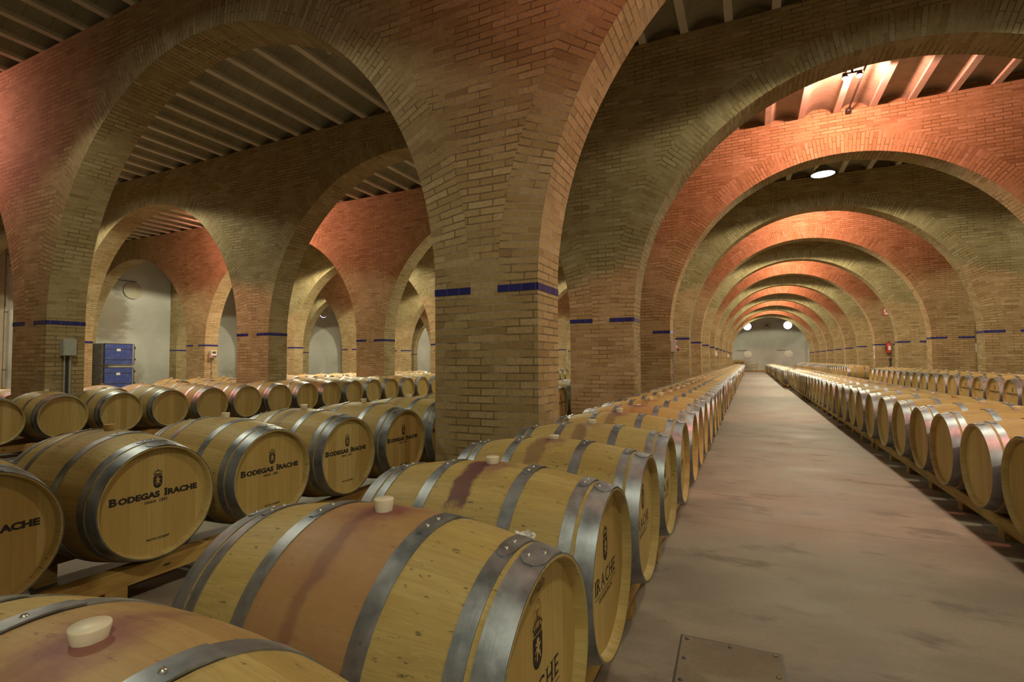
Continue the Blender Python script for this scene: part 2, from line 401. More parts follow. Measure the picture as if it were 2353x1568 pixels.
# ------------------------------------------------------------------ the hall
Y0, S, TH = 3.9045, 3.854, .49
SPR, ZT, RING = 1.845, 6.07, .37
XLW, XRW = -25.75, 13.40
YEND, YBACK = 57.9, -3.80
ARCH = [(-25.23, -18.36, 3.435), (-17.35, -10.48, 3.435), (-9.468, -2.598, 3.435), (-1.588, 4.988, 3.40), (5.998, 12.868, 3.435)]
PIERS = [(XLW, -25.23), (-18.36, -17.35), (-10.48, -9.468), (-2.598, -1.588), (4.988, 5.998), (12.868, XRW)]
def wy(n): return Y0 + S*(n-1)
NARC = 56
def wall_mesh(y0):
    m = MB()
    for y, flip in ((y0, False), (y0+TH, True)):
        def q(pts, uv=None):
            p = [(x, y, z) for x, z in pts]; u = uv or [(x, z) for x, z in pts]
            if flip: p = p[::-1]; u = u[::-1]
            m.face(p, u)
        for i, (a, b) in enumerate(PIERS):
            q([(a, 0), (b, 0), (b, SPR), (a, SPR)])
            l = a + RING if i > 0 else a; r = b - RING if i < len(PIERS)-1 else b
            if r > l: q([(l, SPR), (r, SPR), (r, ZT), (l, ZT)])
        for (a, b, h) in ARCH:
            cx, R = (a+b)/2, (b-a)/2
            inn = []; outp = []; arc = [0.0]
            for k in range(NARC+1):
                t = PI*k/NARC
                inn.append((cx - R*math.cos(t), SPR + h*math.sin(t))); outp.append((cx - (R+RING)*math.cos(t), SPR + (h+RING)*math.sin(t)))
                if k: arc.append(arc[-1] + math.dist(inn[-1], inn[-2])*(1 + .5*RING/R))
            for k in range(NARC):
                i0, i1, o0, o1 = inn[k], inn[k+1], outp[k], outp[k+1]
                s0, s1 = SPR + arc[k], SPR + arc[k+1]
                q([o0, i0, i1, o1], [(0, s0), (RING, s0), (RING, s1), (0, s1)])
                q([o0, o1, (o1[0], ZT), (o0[0], ZT)])
    # soffits and pier sides
    for (a, b, h) in ARCH:
        cx, R = (a+b)/2, (b-a)/2; pts = [(a, 0), (a, SPR)]; ss = [0, SPR]
        for k in range(1, NARC):
            t = PI*k/NARC; pts.append((cx - R*math.cos(t), SPR + h*math.sin(t)))
            ss.append(ss[-1] + math.dist(pts[-1], pts[-2]))
        pts.append((b, SPR)); ss.append(ss[-1] + math.dist(pts[-1], pts[-2]))
        pts.append((b, 0)); ss.append(ss[-1] + SPR)
        rows = [[(x, y0, z) for x, z in pts], [(x, y0+TH, z) for x, z in pts]]
        uvs = [[(.0, s) for s in ss], [(TH, s) for s in ss]]
        m.grid(rows, uvs, smooth=False, flip=False)
    # top and the thin masonry infill between the joists
    m.face([(XLW, y0, ZT), (XRW, y0, ZT), (XRW, y0+TH, ZT), (XLW, y0+TH, ZT)], [(XLW, 0), (XRW, 0), (XRW, TH), (XLW, TH)])
    m.box((XLW, y0+.16, ZT), (XRW, y0+.33, ZT+.5))
    return m
COUNT = ['added behind the camera', 'nearest the camera'] + [f'{ordinal(i)} from the camera' for i in range(2, 15)]
for n in range(0, 15):
    w = wall_mesh(wy(n)).build('wall_cross', M['brick'])
    tag(w, f'brick arcade wall of round arches, {COUNT[n]}', 'wall', kind='structure')
    # blue tile bands: one object per pier
    for i, (a, b) in enumerate(PIERS):
        t = MB(); z0, z1, e = 1.815, 1.876, .004; y0 = wy(n); y1 = y0+TH
        segs = [(a, b)] if b - a < .7 else [(a, a+RING), (b-RING, b)]
        for (l, r) in segs:
            for y, s in ((y0, -1), (y1, 1)):
                t.box((l-(e if l == a else 0), min(y, y+s*e), z0), (r+(e if r == b else 0), max(y, y+s*e), z1))
        for x, s in ((a, -1), (b, 1)):
            if x in (XLW, XRW): continue
            t.box((min(x, x+s*e), y0-e, z0), (max(x, x+s*e), y1+e, z1))
        t.build('tile_band', M['tile'], w)

def slab(name, pts, mat, label, cat):
    m = MB(); m.face(pts, [(p[0]+p[1], p[2]) for p in pts]); o = m.build(name, mat); return tag(o, label, cat, kind='structure')
# floor with a recess for the hatch is not needed: hatch plate sits flush on top
fl = MB(); fl.box((XLW-.2, YBACK-.2, -.2), (XRW+.2, YEND+.2, 0)); tag(fl.build('floor', M['floor']), 'worn pinkish concrete floor of the cellar', 'floor', kind='structure')
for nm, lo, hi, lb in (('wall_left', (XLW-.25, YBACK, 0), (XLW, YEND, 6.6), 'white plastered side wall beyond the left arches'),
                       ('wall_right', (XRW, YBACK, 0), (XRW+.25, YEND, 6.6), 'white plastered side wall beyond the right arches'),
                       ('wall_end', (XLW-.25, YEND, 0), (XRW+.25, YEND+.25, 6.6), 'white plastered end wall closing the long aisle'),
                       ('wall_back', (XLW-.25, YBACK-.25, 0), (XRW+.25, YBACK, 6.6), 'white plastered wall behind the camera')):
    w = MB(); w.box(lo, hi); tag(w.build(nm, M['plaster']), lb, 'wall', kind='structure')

# ceiling: little concrete vaults between precast joists, one ceiling per bay
JP, JX0 = .6055, .435
k0 = math.ceil((XLW - JX0)/JP); k1 = math.floor((XRW - JX0)/JP)
for b in range(-1, 15):
    ya = YBACK if b == -1 else wy(b) + TH/2; yb = YEND if b == 14 else wy(b+1) + TH/2
    m = MB(); xs = [JX0 + JP*k for k in range(k0-1, k1+2)]
    for x in xs:
        rows = [[], []]; NV = 10
        for j in range(NV+1):
            t = PI*(.10 + .80*j/NV); 
            px = x + JP/2 - (JP/2-.04)*math.cos(t)/math.cos(PI*.10); pz = 6.10 + .17*(math.sin(t) - math.sin(PI*.10))/(1 - math.sin(PI*.10))
            if XLW - .01 < px < XRW + .01:
                rows[0].append((px, ya, pz)); rows[1].append((px, yb, pz))
        if len(rows[0]) > 1: m.grid(rows, smooth=True, flip=True)
    m.face([(XLW, ya, 6.42), (XLW, yb, 6.42), (XRW, yb, 6.42), (XRW, ya, 6.42)])
    nth = 'over the camera bay' if b == 0 else ('over the bay behind the camera' if b == -1 else f'over the {ordinal(b)} bay past the first arch')
    c = tag(m.build('ceiling', M['vault']), f'grey ceiling of small concrete vaults {nth}', 'ceiling', kind='structure')
    rest = MB(); nrest = 0
    for k in range(k0, k1+1):
        x = JX0 + JP*k
        vis = (b == 0 and -14 < x < -5.5) or (b == 1 and (-16 < x < -5.5 or -2.2 < x < 1)) or (b == 2 and (-8.8 < x < -4.5 or -.2 < x < 5.3)) or (b == 3 and -1 < x < 4)
        j = MB() if vis else rest
        j.box((x-.055, ya, 6.07), (x+.055, yb, 6.125))
        if vis: j.build('ceiling_joist', M['joist'], c)
        else: nrest += 1
    if nrest:
        o = rest.build('ceiling_joists', M['joist'], c); o['kind'] = 'stuff'

# ------------------------------------------------------------------ barrels
RB, RH, HL = .342, .283, .48      # belly radius, end radius, half length
def prof(x): return RB - (RB-RH)*(x/HL)**2
HOOPS = [(-.48, -.418), (-.405, -.365), (-.198, -.152), (.152, .198), (.365, .405), (.418, .48)]
def body_mb(n=64, nx=20, m=0):
    b = MB(); xs = [-HL + 2*HL*i/nx for i in range(nx+1)]
    pr = [(.262, -.440), (.268, -.448), (.273, -HL)] + [(prof(x), x) for x in xs] + [(.273, HL), (.268, .448), (.262, .440)]
    rows = []
    for r, h in pr: rows.append([(h, r*math.sin(2*PI*k/n), r*math.cos(2*PI*k/n)) for k in range(n)])
    b.grid(rows, m=m, close=True, smooth=True, flip=True)
    return b
def head_mb(side, n=48, b=None, m=0):
    b = b or MB(); x = side*.446
    c = len(b.v)
    pts = [(x, .272*math.sin(2*PI*k/n), .272*math.cos(2*PI*k/n)) for k in range(n)]
    if side > 0: pts = pts[::-1]
    b.face(pts, m=m); return b
def hoop_mb(x0, x1, n=72, b=None, m=0, lap=True, la=None):
    b = b or MB(); T = .0028
    def ring(tt, aa=None):
        pr = [(prof(x0)-.002, x0), (prof(x0)+tt, x0), (prof((x0+x1)/2)+tt, (x0+x1)/2), (prof(x1)+tt, x1), (prof(x1)-.002, x1)]
        return pr
    pr = ring(T); rows = [[(h, r*math.sin(2*PI*k/n), r*math.cos(2*PI*k/n)) for k in range(n)] for r, h in pr]
    # creased edges: separate strips
    for i in range(len(rows)-1): b.grid([rows[i], rows[i+1]], m=m, close=True, smooth=True, flip=True)
    if lap:
        a0, a1 = la; N = 14; T2 = .0058; xm = (x0+x1)/2; hw = (x1-x0)/2
        ou = []
        for i in range(N+1):
            t = i/N; a = a0 + (a1-a0)*t; e = min(t, 1)*(a1-a0)*.33
            w = hw*math.sqrt(max(0.0, 1 - max(0, (1 - e/.042))**2)) if e < .042 else hw
            w = max(w, hw*.35)
            ou.append([(xm+s*w, (prof(xm+s*w)+T2)*math.sin(a), (prof(xm+s*w)+T2)*math.cos(a)) for s in (-1, 0, 1)])
        b.grid(ou, m=m, smooth=True)
        for s in (0, 2):
            lo = [(p[s][0], p[s][1]*(1-.018), p[s][2]*(1-.018)) for p in ou]
            b.grid([[p[s] for p in ou], lo], m=m, smooth=False, flip=(s == 0))
        e = ou[0]; b.grid([e, [(p[0], p[1]*.982, p[2]*.982) for p in e]], m=m, smooth=False)
    return b
def lap_angles(i, s): # where each hoop is riveted, a little off the crown; s flips the side
    off = (.04, .02, -.02, .0, .03, .05)[i]
    return (off - .24, off + .22) if s > 0 else (off - .22, off + .24)
def rivet_me():
    b = MB(); n = 10
    b.lathe([(.0001, .0046), (.0042, .0034), (.0062, .0), (.0062, -.002)], n=n, smooth=True, flip=True); return b
def bung_mb(b=None, m=0, top=.034):
    b = b or MB(); b.lathe([(.0215, -.012), (.0225, 0), (.0265, top-.003), (.0255, top), (.0001, top)], n=28, m=m, flip=False); return b
MESH = {}
def mesh_of(key, mb, mats):
    if key not in MESH:
        o = mb().build(key[0], mats); MESH[key] = o.data; bpy.data.objects.remove(o)
    return MESH[key]
def part(name, me, parent, loc=(0, 0, 0), rot=(0, 0, 0)):
    o = bpy.data.objects.new(name, me); o.location = loc; o.rotation_euler = rot
    return link(o, parent)

# ---- printed marks (flat ink on the barrel heads)
FONTC = {}
def text_polys(s, size, bold=0.0, shear=0.0):
    cu = bpy.data.curves.new('t', 'FONT'); cu.body = s; cu.size = size; cu.offset = bold; cu.shear = shear; cu.resolution_u = 3
    o = bpy.data.objects.new('t', cu); COL.objects.link(o)
    dg = bpy.context.evaluated_depsgraph_get(); me = bpy.data.meshes.new_from_object(o.evaluated_get(dg))
    v = [tuple(x.co[:2]) for x in me.vertices]; f = [tuple(p.vertices) for p in me.polygons]
    bpy.data.objects.remove(o); bpy.data.curves.remove(cu); bpy.data.meshes.remove(me)
    return v, f
class Ink:
    """2-D artwork (u to the right, v up) that is pressed onto a barrel head"""
    def __init__(self): self.items = []
    def poly(self, pts, m=0, lift=.0008): self.items.append((pts, [tuple(range(len(pts)))], m, lift))
    def text(self, s, size, cx, y, sx=1.0, bold=0.0, shear=0.0, m=0, align='c'):
        v, f = text_polys(s, size, bold, shear)
        if not v: return 0
        x0 = min(p[0] for p in v); x1 = max(p[0] for p in v); w = (x1-x0)*sx
        ox = cx - w/2 if align == 'c' else cx
        self.items.append(([(ox + (p[0]-x0)*sx, y + p[1]) for p in v], f, m, .0008)); return w
    def width(self, s, size, sx, bold=0.0):
        v, f = text_polys(s, size, bold); return (max(p[0] for p in v) - min(p[0] for p in v))*sx
    def mesh(self, side, x):
        b = MB()
        for pts, faces, m, lift in self.items:
            base = len(b.v); b.v += [(x + side*lift, side*p[0], p[1]) for p in pts]
            for f in faces:
                # keep every face pointing outwards (+x for side 1)
                a = sum(pts[f[i]][0]*pts[f[(i+1) % len(f)]][1] - pts[f[(i+1) % len(f)]][0]*pts[f[i]][1] for i in range(len(f)))
                ff = f if a > 0 else f[::-1]
                b.f.append(tuple(base + i for i in ff)); b.uv.append([(0, 0)]*len(f)); b.m.append(m); b.s.append(False)
        return b
def crest(ink, cx, cy, k=1.0):
    """crowned shield with a rampant lion; cx, cy = centre of the shield, k = scale (shield 0.044 wide)"""
    W, Hh = .022*k, .028*k
    sh = [(cx-W, cy+Hh), (cx-W, cy-Hh*.25)]
    for i in range(1, 12):
        t = PI + PI*i/12; sh.append((cx + W*math.cos(t), cy - Hh*.25 + Hh*.95*math.sin(t)))
    sh += [(cx+W, cy-Hh*.25), (cx+W, cy+Hh)]
    ink.poly(sh)
    lion = [(-.006, .021), (.002, .022), (.007, .018), (.005, .013), (.010, .010), (.014, .013), (.015, .010), (.010, .005), (.006, .004), (.007, -.002),
            (.012, -.005), (.012, -.011), (.016, -.014), (.011, -.016), (.007, -.011), (.006, -.006), (.001, -.006), (-.002, -.011), (-.001, -.017), (-.007, -.018),
            (-.006, -.013), (-.006, -.007), (-.003, -.001), (-.007, .000), (-.011, -.004), (-.014, -.001), (-.009, .005), (-.004, .006), (-.004, .009), (-.010, .009), (-.014, .014), (-.010, .014), (-.007, .013)]
    ink.poly([(cx + x*k*.95, cy + y*k*1.05) for x, y in lion], 1, .0013)
    tail = [(.008, .001), (.013, .003), (.016, .001), (.017, -.003), (.0155, -.003), (.0145, .0), (.012, .001), (.008, -.001)]
    ink.poly([(cx - x*k*1.0, cy + (y-.010)*k) for x, y in tail], 1, .0013)
    y0 = cy + Hh + .003*k
    def bar(x0, y0_, x1, y1_): ink.poly([(x0, y0_), (x1, y0_), (x1, y1_), (x0, y1_)])
    bar(cx-W*.85, y0, cx+W*.85, y0+.0055*k)
    for i in range(5):
        x = cx + (-.7+.35*i)*W; ink.poly([(x-.0024*k, y0+.006*k), (x+.0024*k, y0+.006*k), (x+.0036*k, y0+.011*k), (x, y0+.0095*k), (x-.0036*k, y0+.011*k)])
    def arcband(x0, x1, h, w=.0022):
        N = 10; a = []; b = []
        for i in range(N+1):
            t = PI*i/N; xm = (x0+x1)/2; rr = (x1-x0)/2
            a.append((xm - rr*math.cos(t), y0 + .010*k + h*math.sin(t))); b.append((xm - (rr-w*k)*math.cos(t), y0 + .010*k + (h-w*k)*math.sin(t)))
        ink.items.append((a+b, [(i, i+1, N+2+i, N+1+i) for i in range(N)], 0, .0008))
    arcband(cx-W*.98, cx+W*.98, .015*k); arcband(cx-W*.5, cx+W*.5, .014*k, .0018)
    for i in range(9):
        t = PI*(i+.5)/9; ink.poly([(cx - W*1.02*math.cos(t) + .0018*k*math.cos(q*PI/3), y0 + .010*k + .0165*k*math.sin(t) + .0018*k*math.sin(q*PI/3)) for q in range(6)])
    bar(cx-.001*k, y0+.024*k, cx+.001*k, y0+.034*k); bar(cx-.0035*k, y0+.028*k, cx+.0035*k, y0+.0302*k)
def bodegas():
    k = Ink(); crest(k, .005, .098, 1.0)
    big, sm, sx, bo = .050, .040, 1.22, .0023
    ws = [(s, z) for s, z in (('B', big), ('ODEGAS', sm), (' ', 0), ('I', big), ('RACHE', sm))]
    tot = sum(k.width(s, z, sx, bo) + .004 if z else .020 for s, z in ws); x = -tot/2
    for s, z in ws:
        if not z: x += .020; continue
        w = k.text(s, z, x, .020, sx, bo, 0, 0, 'l')
        if s in 'BI':      # little wedge serifs
            for yy in (.020, .020 + z*.69 - .0032): k.poly([(x-.003, yy), (x+.011, yy), (x+.011, yy+.0032), (x-.003, yy+.0032)])
            if s == 'I': k.poly([(x+.004, .020), (x+w+.003, .020), (x+w+.003, .0232), (x+.004, .0232)]); k.poly([(x+.004, .020+z*.69-.0032), (x+w+.003, .020+z*.69-.0032), (x+w+.003, .020+z*.69), (x+.004, .020+z*.69)])
        x += w + .004
    k.text('DESDE', .017, -.030, -.006, 1.1, .0005); k.text('1891', .024, .034, -.008, .95, .0005)
    return k
def serial_mark():
    k = Ink(); k.text('MVFR10208BF', .0165, .012, -.198, 1.15, .0003); return k
def irache(seal=False):
    k = Ink(); crest(k, .0, .075, 1.25)
    ws = [k.width(c, .072, .92, .0) for c in 'IRACHE']; gap = .0150; w = sum(ws) + gap*5; x = -w/2; hh = .072*.69; b0 = -.045
    def serif(cx, y, hw=.0105): k.poly([(cx-hw, y), (cx+hw, y), (cx+hw, y+.0022), (cx-hw, y+.0022)])
    for c, cw in zip('IRACHE', ws):
        k.text(c, .072, x, b0, .92, .0, 0, 0, 'l'); st = .0035
        if c in 'IRHE': serif(x+st, b0); serif(x+st, b0+hh-.0022)
        if c == 'R': serif(x+cw-.002, b0, .007)
        if c == 'A': serif(x+.002, b0); serif(x+cw-.002, b0)
        if c == 'H': serif(x+cw-st, b0); serif(x+cw-st, b0+hh-.0022)
        if c in 'IRH':     # heavier main stroke
            q = x+st if c != 'H' else x+cw-st
            k.poly([(q-.0042, b0), (q+.0042, b0), (q+.0042, b0+hh), (q-.0042, b0+hh)])
        x += cw + gap
    k.poly([(-w/2-.005, -.060), (w/2+.005, -.060), (w/2+.005, -.0573), (-w/2-.005, -.0573)])
    k.text('BODEGAS IRACHE', .0225, 0, -.084, .95, .0001)
    return k
def seal_mark():
    k = Ink()
    if True:
        k.text('Sylvain', .042, -.005, .205, .9, .0, .35, 2)
        N = 24
        for R, w_ in ((.030, .0014), (.023, .001)):
            a = [(R*.75*math.cos(2*PI*i/N), .160 + R*math.sin(2*PI*i/N)) for i in range(N)]; b = [((R-w_)*.75*math.cos(2*PI*i/N), .160 + (R-w_)*math.sin(2*PI*i/N)) for i in range(N)]
            k.items.append((a+b, [(i, (i+1) % N, N+(i+1) % N, N+i) for i in range(N)], 3, .0008))
        for i in range(10):
            a = random.uniform(0, 6.3); r = random.uniform(0, .017); x, y = r*.7*math.cos(a), .160 + r*math.sin(a)
            k.poly([(x-.001, y-.004), (x+.001, y-.004), (x+.0025, y+.003), (x-.0004, y+.005)], 3)
    return k
INKS = {'bodegas': bodegas(), 'irache': irache(), 'seal': seal_mark(), 'serial': serial_mark()}
INKM = [M['ink'], M['crest_light'], M['ink_brown'], M['ink_red']]

def far_mesh(side, amber, dark):
    key = ('oak_barrel', side, amber, dark)
    def mk():
        b = body_mb(32, 10, 0)
        head_mb(1, 24, b, 1); head_mb(-1, 24, b, 1)
        for x0, x1 in HOOPS: hoop_mb(x0, x1, 32, b, 2, lap=False)
        u = MB(); bung_mb(u, 3); base = len(b.v)
        b.v += [(x, y, z+RB-.002) for x, y, z in u.v]; b.f += [tuple(base+i for i in f) for f in u.f]; b.uv += u.uv; b.m += u.m; b.s += u.s
        return b
    return mesh_of(key, mk, [M['stave'], M['head_dark' if dark else 'head'], M['hoop'], M['bung_amber' if amber else 'bung']])

def barrel(x, y, z, side, label, group, detail=2, ink=None, stain=.6, belly=0.0, drip=0.0, amber=False, btop=.034, dark=False):
    """side = +1: the front head faces +x.  z = height of the axis.  detail 0: one mesh, 1: parts, 2: parts with rivets"""
    rz = random.uniform(-.006, .006); ry = random.uniform(-.006, .006)
    if detail == 0:
        o = bpy.data.objects.new('oak_barrel', far_mesh(side, amber, dark)); o.location = (x, y, z); o.rotation_euler = (0, ry, rz); link(o)
        tag(o, label, 'barrel', group); root = bo = o
    else:
        root = thing('oak_barrel', (x, y, z), label, 'barrel', group, (0, ry, rz))
        bo = part('staves', mesh_of(('staves',), body_mb, M['stave']), root)
        for s in (1, -1):
            h = part('head', mesh_of(('head', s, dark), lambda: head_mb(s), M['head_dark' if dark else 'head']), root)
            if s == side and ink:
                p = part('brand_mark', mesh_of(('brand_mark', ink, side), lambda: INKS[ink].mesh(side, side*.446), INKM), h)
                p['label'] = 'printed crest and lettering'
                if ink == 'bodegas' and x < 0:
                    p = part('serial_mark', mesh_of(('serial_mark', side), lambda: INKS['serial'].mesh(side, side*.446), INKM), h); p['label'] = 'small printed serial number'
                if ink == 'irache' and y < 1.2:
                    p = part('cooper_mark', mesh_of(('cooper_mark', side), lambda: INKS['seal'].mesh(side, side*.446), INKM), h); p['label'] = 'brown script and red seal'
        for i, (a, c) in enumerate(HOOPS):
            la = lap_angles(i, side)
            hp = part('hoop', mesh_of(('hoop', i, side, detail), lambda: hoop_mb(a, c, 72, None, 0, detail == 2, la), M['hoop']), root)
            if detail == 2:
                xm = (a+c)/2; wide = (c-a) > .05
                for j, t in enumerate((.22, .52)):
                    an = la[0] + (la[1]-la[0])*t; xo = xm + ((-.012, .012)[j] if wide else 0); r = prof(xo) + .0060
                    part('rivet', mesh_of(('rivet',), rivet_me, M['rivet']), hp, (xo, r*math.sin(an), r*math.cos(an)), (-an, 0, 0))
        bg = part('bung', mesh_of(('bung', amber, btop), lambda: bung_mb(None, 0, btop), M['bung_amber' if amber else 'bung']), root, (0, 0, RB-.002), (0, 0, 0))
        if amber: bg['label'] = 'amber bung'
    bo['stain'] = float(stain); bo['belly'] = float(belly); bo['drip'] = float(drip)
    return root

ROWS = {}
def rail(x, ya, yb, ztop, label, group, old=False):
    L = yb - ya; t = thing('timber_rail', (x, (ya+yb)/2, 0), label, 'rail', group)
    mt = M['timber_old' if old else 'timber']
    hb = .085; zb = ztop - hb
    b = MB(); b.box((-.045, -L/2, zb), (.045, L/2, ztop), bev=.006); b.build('beam', mt, t)
    nf = max(2, round(L/.70)); 
    for i in range(nf):
        y = -L/2 + .12 + (L-.24)*i/(nf-1)
        f = MB(); f.box((-.05, -.05, 0), (.05, .05, zb+.001), bev=.004); fo = f.build('foot', mt, t)
        fo.location = (0, y, 0)
def rails(xc, ys, ztop, rowname, group, near=.35):
    """two rails under a row, cut into lengths of about eight barrels"""
    n = len(ys); i = 0; c = 0
    while i < n:
        j = min(n, i+8)
        if n - j < 3: j = n   # no stub lengths
        ya = ys[i] - .33; yb = ys[j-1] + .33
        c += 1
        for s, w in ((1, 'right'), (-1, 'left')):
            rail(xc + s*.335, ya + .01, yb - .01, ztop, f'{ordinal(c)} timber rail from the front, {w} side under {rowname}', group, old=(random.random() < near and (c > 1 or near > .5)))
        i = j

RS = .342 - .059*(.288/.48)**2 + .0045    # barrel radius where the rails carry it
def ztop_of(z): return z - RS - .001

# --- left aisle row: heads face the aisle
N1 = 'barrel row along the left edge of the aisle'; G1 = 'barrels in the row along the left edge of the aisle'
ys = [.425, 1.113, 1.80, 2.485, 3.18, 3.92, 4.62, 5.31]
while ys[-1] < 49: ys.append(ys[-1] + .70)
z1 = .478
LAB1 = {0: 'nearest barrel in the bottom left corner, pale bung on a wine-pink belly', 1: 'large foreground barrel with reddish brown stained belly and white bung, left of the aisle',
        2: 'barrel with a long dark purple wine drip below its bung, left of the aisle', 3: 'barrel just behind the one with the purple drip, faint stain below its bung'}
for i, y in enumerate(ys):
    lb = LAB1.get(i, f'{ordinal(i+1)} oak barrel from the camera in the row left of the aisle')
    st = (.9, .9, .95, .75, .55, .7, .8, .6)[i] if i < 8 else random.uniform(.3, .9)
    barrel((-.883, -.905, -.928)[i] if i < 3 else -.925 + random.uniform(-.012, .012)*(i > 3), y, z1, 1, lb, G1, 2 if i < 9 else (1 if y < 20 else 0), 'irache' if i < 9 else None,
           st, (.65, 1.0, .0, .0)[i] if i < 4 else (random.uniform(.3, .8) if random.random() < .3 else 0), 1.0 if i == 2 else (.55 if i in (3, 5) else (random.uniform(0, .8) if random.random() < .3 else 0)),
           False, (.022, .034, .027, .020, .026, .036, .008, .026)[i] if i < 8 else random.choice((.02, .028, .034)))
rails(-.915, ys, ztop_of(z1), 'the left aisle row', 'rails under the left aisle row')

# --- second row on the left: stamped heads face right
N2 = 'second barrel row left of the aisle'; G2 = 'stamped barrels in the second row left of the aisle'
ys = [.945 + .69*i for i in range(22)]; z2 = .508
LAB2 = {0: 'stamped barrel cut by the left edge of the photo', 1: 'barrel with amber bung and crest head, second in the stamped row', 2: 'third stamped barrel from the left edge in the crest row',
        3: 'stamped barrel fourth along the crest row, left of the near brick pier', 4: 'stamped barrel fifth along the crest row, head beside the near brick pier', 5: 'stamped barrel half hidden behind the near brick pier'}
for i, y in enumerate(ys):
    barrel(-3.25 + random.uniform(-.01, .01), y, z2, 1, LAB2.get(i, f'{ordinal(i+1)} stamped barrel along the crest row, seen past the near pier'), G2,
           2 if i < 7 else 1, 'bodegas', random.uniform(.25, .5), 0, random.uniform(.2, .5) if i % 2 else 0, i == 1, .034)
rails(-3.25, ys, ztop_of(z2), 'the crest row', 'rails under the second left row')

# --- third row: plain heads face right
N3 = 'third row from the aisle on the left'; G3 = 'plain barrels in the third row from the aisle'
ys = [2.31 + .70*i for i in range(33)]; z3 = .505
for i, y in enumerate(ys):
    lb = {0: 'plain-headed barrel in the third row, cut by the left edge of the photo'}.get(i, f'{ordinal(i+1)} plain-headed barrel from the left in the third row from the aisle')
    barrel(-8.93 + random.uniform(-.02, .02), y, z3, 1, lb, G3, 1 if y < 19 else 0, None, random.uniform(.1, .4), 0, 0, False, .02, dark=True)
rails(-8.93, ys, ztop_of(z3), 'the plain-headed row', 'rails under the third left row')

# --- rows beyond the second line of piers
G4 = 'barrels in the fourth row from the aisle'; ys = [2.65 + .695*i for i in range(24)]
for i, y in enumerate(ys):
    barrel(-11.06, y, .478, 1, f'{ordinal(i+1)} barrel from the left in the fourth row, behind the plain heads', G4, 1 if i < 9 else 0, None, random.uniform(.1, .4), 0, 0, i % 2 == 0, .03)
rails(-11.06, ys, ztop_of(.478), 'the fourth row', 'rails under the fourth left row')
G5 = 'barrels in the fifth row from the aisle'; ys = [8.05 + .71*i for i in range(16)]
for i, y in enumerate(ys):
    barrel(-13.3, y, .49, 1, f'{ordinal(i+1)} barrel from the left in the far left fifth row', G5, 0, None, random.uniform(.1, .4), 0, 0, False, .03)
rails(-13.3, ys, ztop_of(.49), 'the far left fifth row', 'rails under the fifth left row')

# --- right aisle row: heads face the aisle (-x)
N6 = 'barrel row along the right edge of the aisle'; G6 = 'barrels in the row along the right edge of the aisle'
ys = [3.25 + .69*i for i in range(31)]
LAB6 = {0: 'barrel mostly cut by the right edge of the photo, right of the aisle', 1: 'blank-headed barrel with twin end hoops nearest the right edge, right of the aisle'}
for i, y in enumerate(ys):
    barrel(1.89 + random.uniform(-.01, .01)*(i > 2), y, .473, -1, LAB6.get(i, f'{ordinal(i+1)} blank-headed barrel from the camera in the row right of the aisle'), G6, 2 if i < 7 else (1 if y < 20 else 0), None,
           random.uniform(.2, .5), 0, 0, i in (5, 9), random.choice((.02, .026)), dark=True)
rails(1.89, ys, ztop_of(.473), 'the right aisle row', 'rails under the right aisle row', .9)
ys2 = [25.05 + .70*i for i in range(44)]; G7 = 'barrels in the far half of the row along the right edge of the aisle'
for i, y in enumerate(ys2):
    barrel(1.775, y, .473, -1, f'{ordinal(i+1)} barrel past the step in the right aisle row', G7, 0, None, random.uniform(.3, .9), random.uniform(0, .8) if random.random() < .5 else 0, 0, False, .03, dark=True)
rails(1.775, ys2, ztop_of(.473), 'the far right aisle row', 'rails under the far half of the right row')

# --- second row on the right
G8 = 'barrels in the second row right of the aisle'; ys = [10.05 + .688*i for i in range(19)]; z8 = .575
for i, y in enumerate(ys):
    barrel(4.46, y, z8, -1, f'{ordinal(i+1)} barrel from the right edge in the row beside the right piers', G8, 1, 'bodegas' if i < 6 else None, random.uniform(.1, .4), 0, 0, False, .022)
rails(4.46, ys, ztop_of(z8), 'the right pier row', 'rails under the second right row', .9)
G9 = 'barrels in the far group of the second row on the right'; ys = [27.4 + .70*i for i in range(40)]; z9 = .60
for i, y in enumerate(ys):
    lb = 'oak barrel showing its whole side, front of the far group by the right piers' if i == 0 else f'{ordinal(i+1)} barrel of the far group by the right piers'
    barrel(4.42, y, z9, -1, lb, G9, 1 if i == 0 else 0, None, random.uniform(.1, .5), 0, 0, False, .03)
rails(4.42, ys, ztop_of(z9), 'the far right pier row', 'rails under the far right group')
#@@PART2
# ------------------------------------------------------------------ fixtures and loose things
def face_x(name, xw, y, z, lo, hi, mat, parent, bev=.006):
    b = MB(); b.box(lo, hi, bev=bev); return b.build(name, mat, parent)
# grey enclosure with cables on the left pier, facing +x
t = thing('electrical_enclosure', (-9.468, 4.16, 0), 'plain grey electrical box with cables on the left brick pier', 'electrical box')
b = MB(); b.box((0, -.085, 1.345), (.10, .085, 1.60), bev=.005); b.build('enclosure_body', M['grey_box'], t)
b = MB(); b.box((.10, -.078, 1.352), (.108, .078, 1.593), bev=.003); b.build('enclosure_door', M['grey_box'], t)
b = MB(); b.tube([(.03, -.035, 0), (.03, -.035, 1.35)], .012); b.build('conduit', M['pipe_grey'], t)
b = MB(); b.tube([(.03, .035, 0), (.03, .035, 1.35)], .017); b.build('conduit', M['pipe_grey'], t)
b = MB(); b.tube([(.028, -.008, 0), (.026, .004, .7), (.03, -.004, 1.35)], .010); b.build('cable', M['pipe_black'], t)
b = MB(); b.tube([(.028, .012, 0), (.032, .006, .7), (.03, .012, 1.35)], .009); b.build('cable', M['pipe_black'], t)
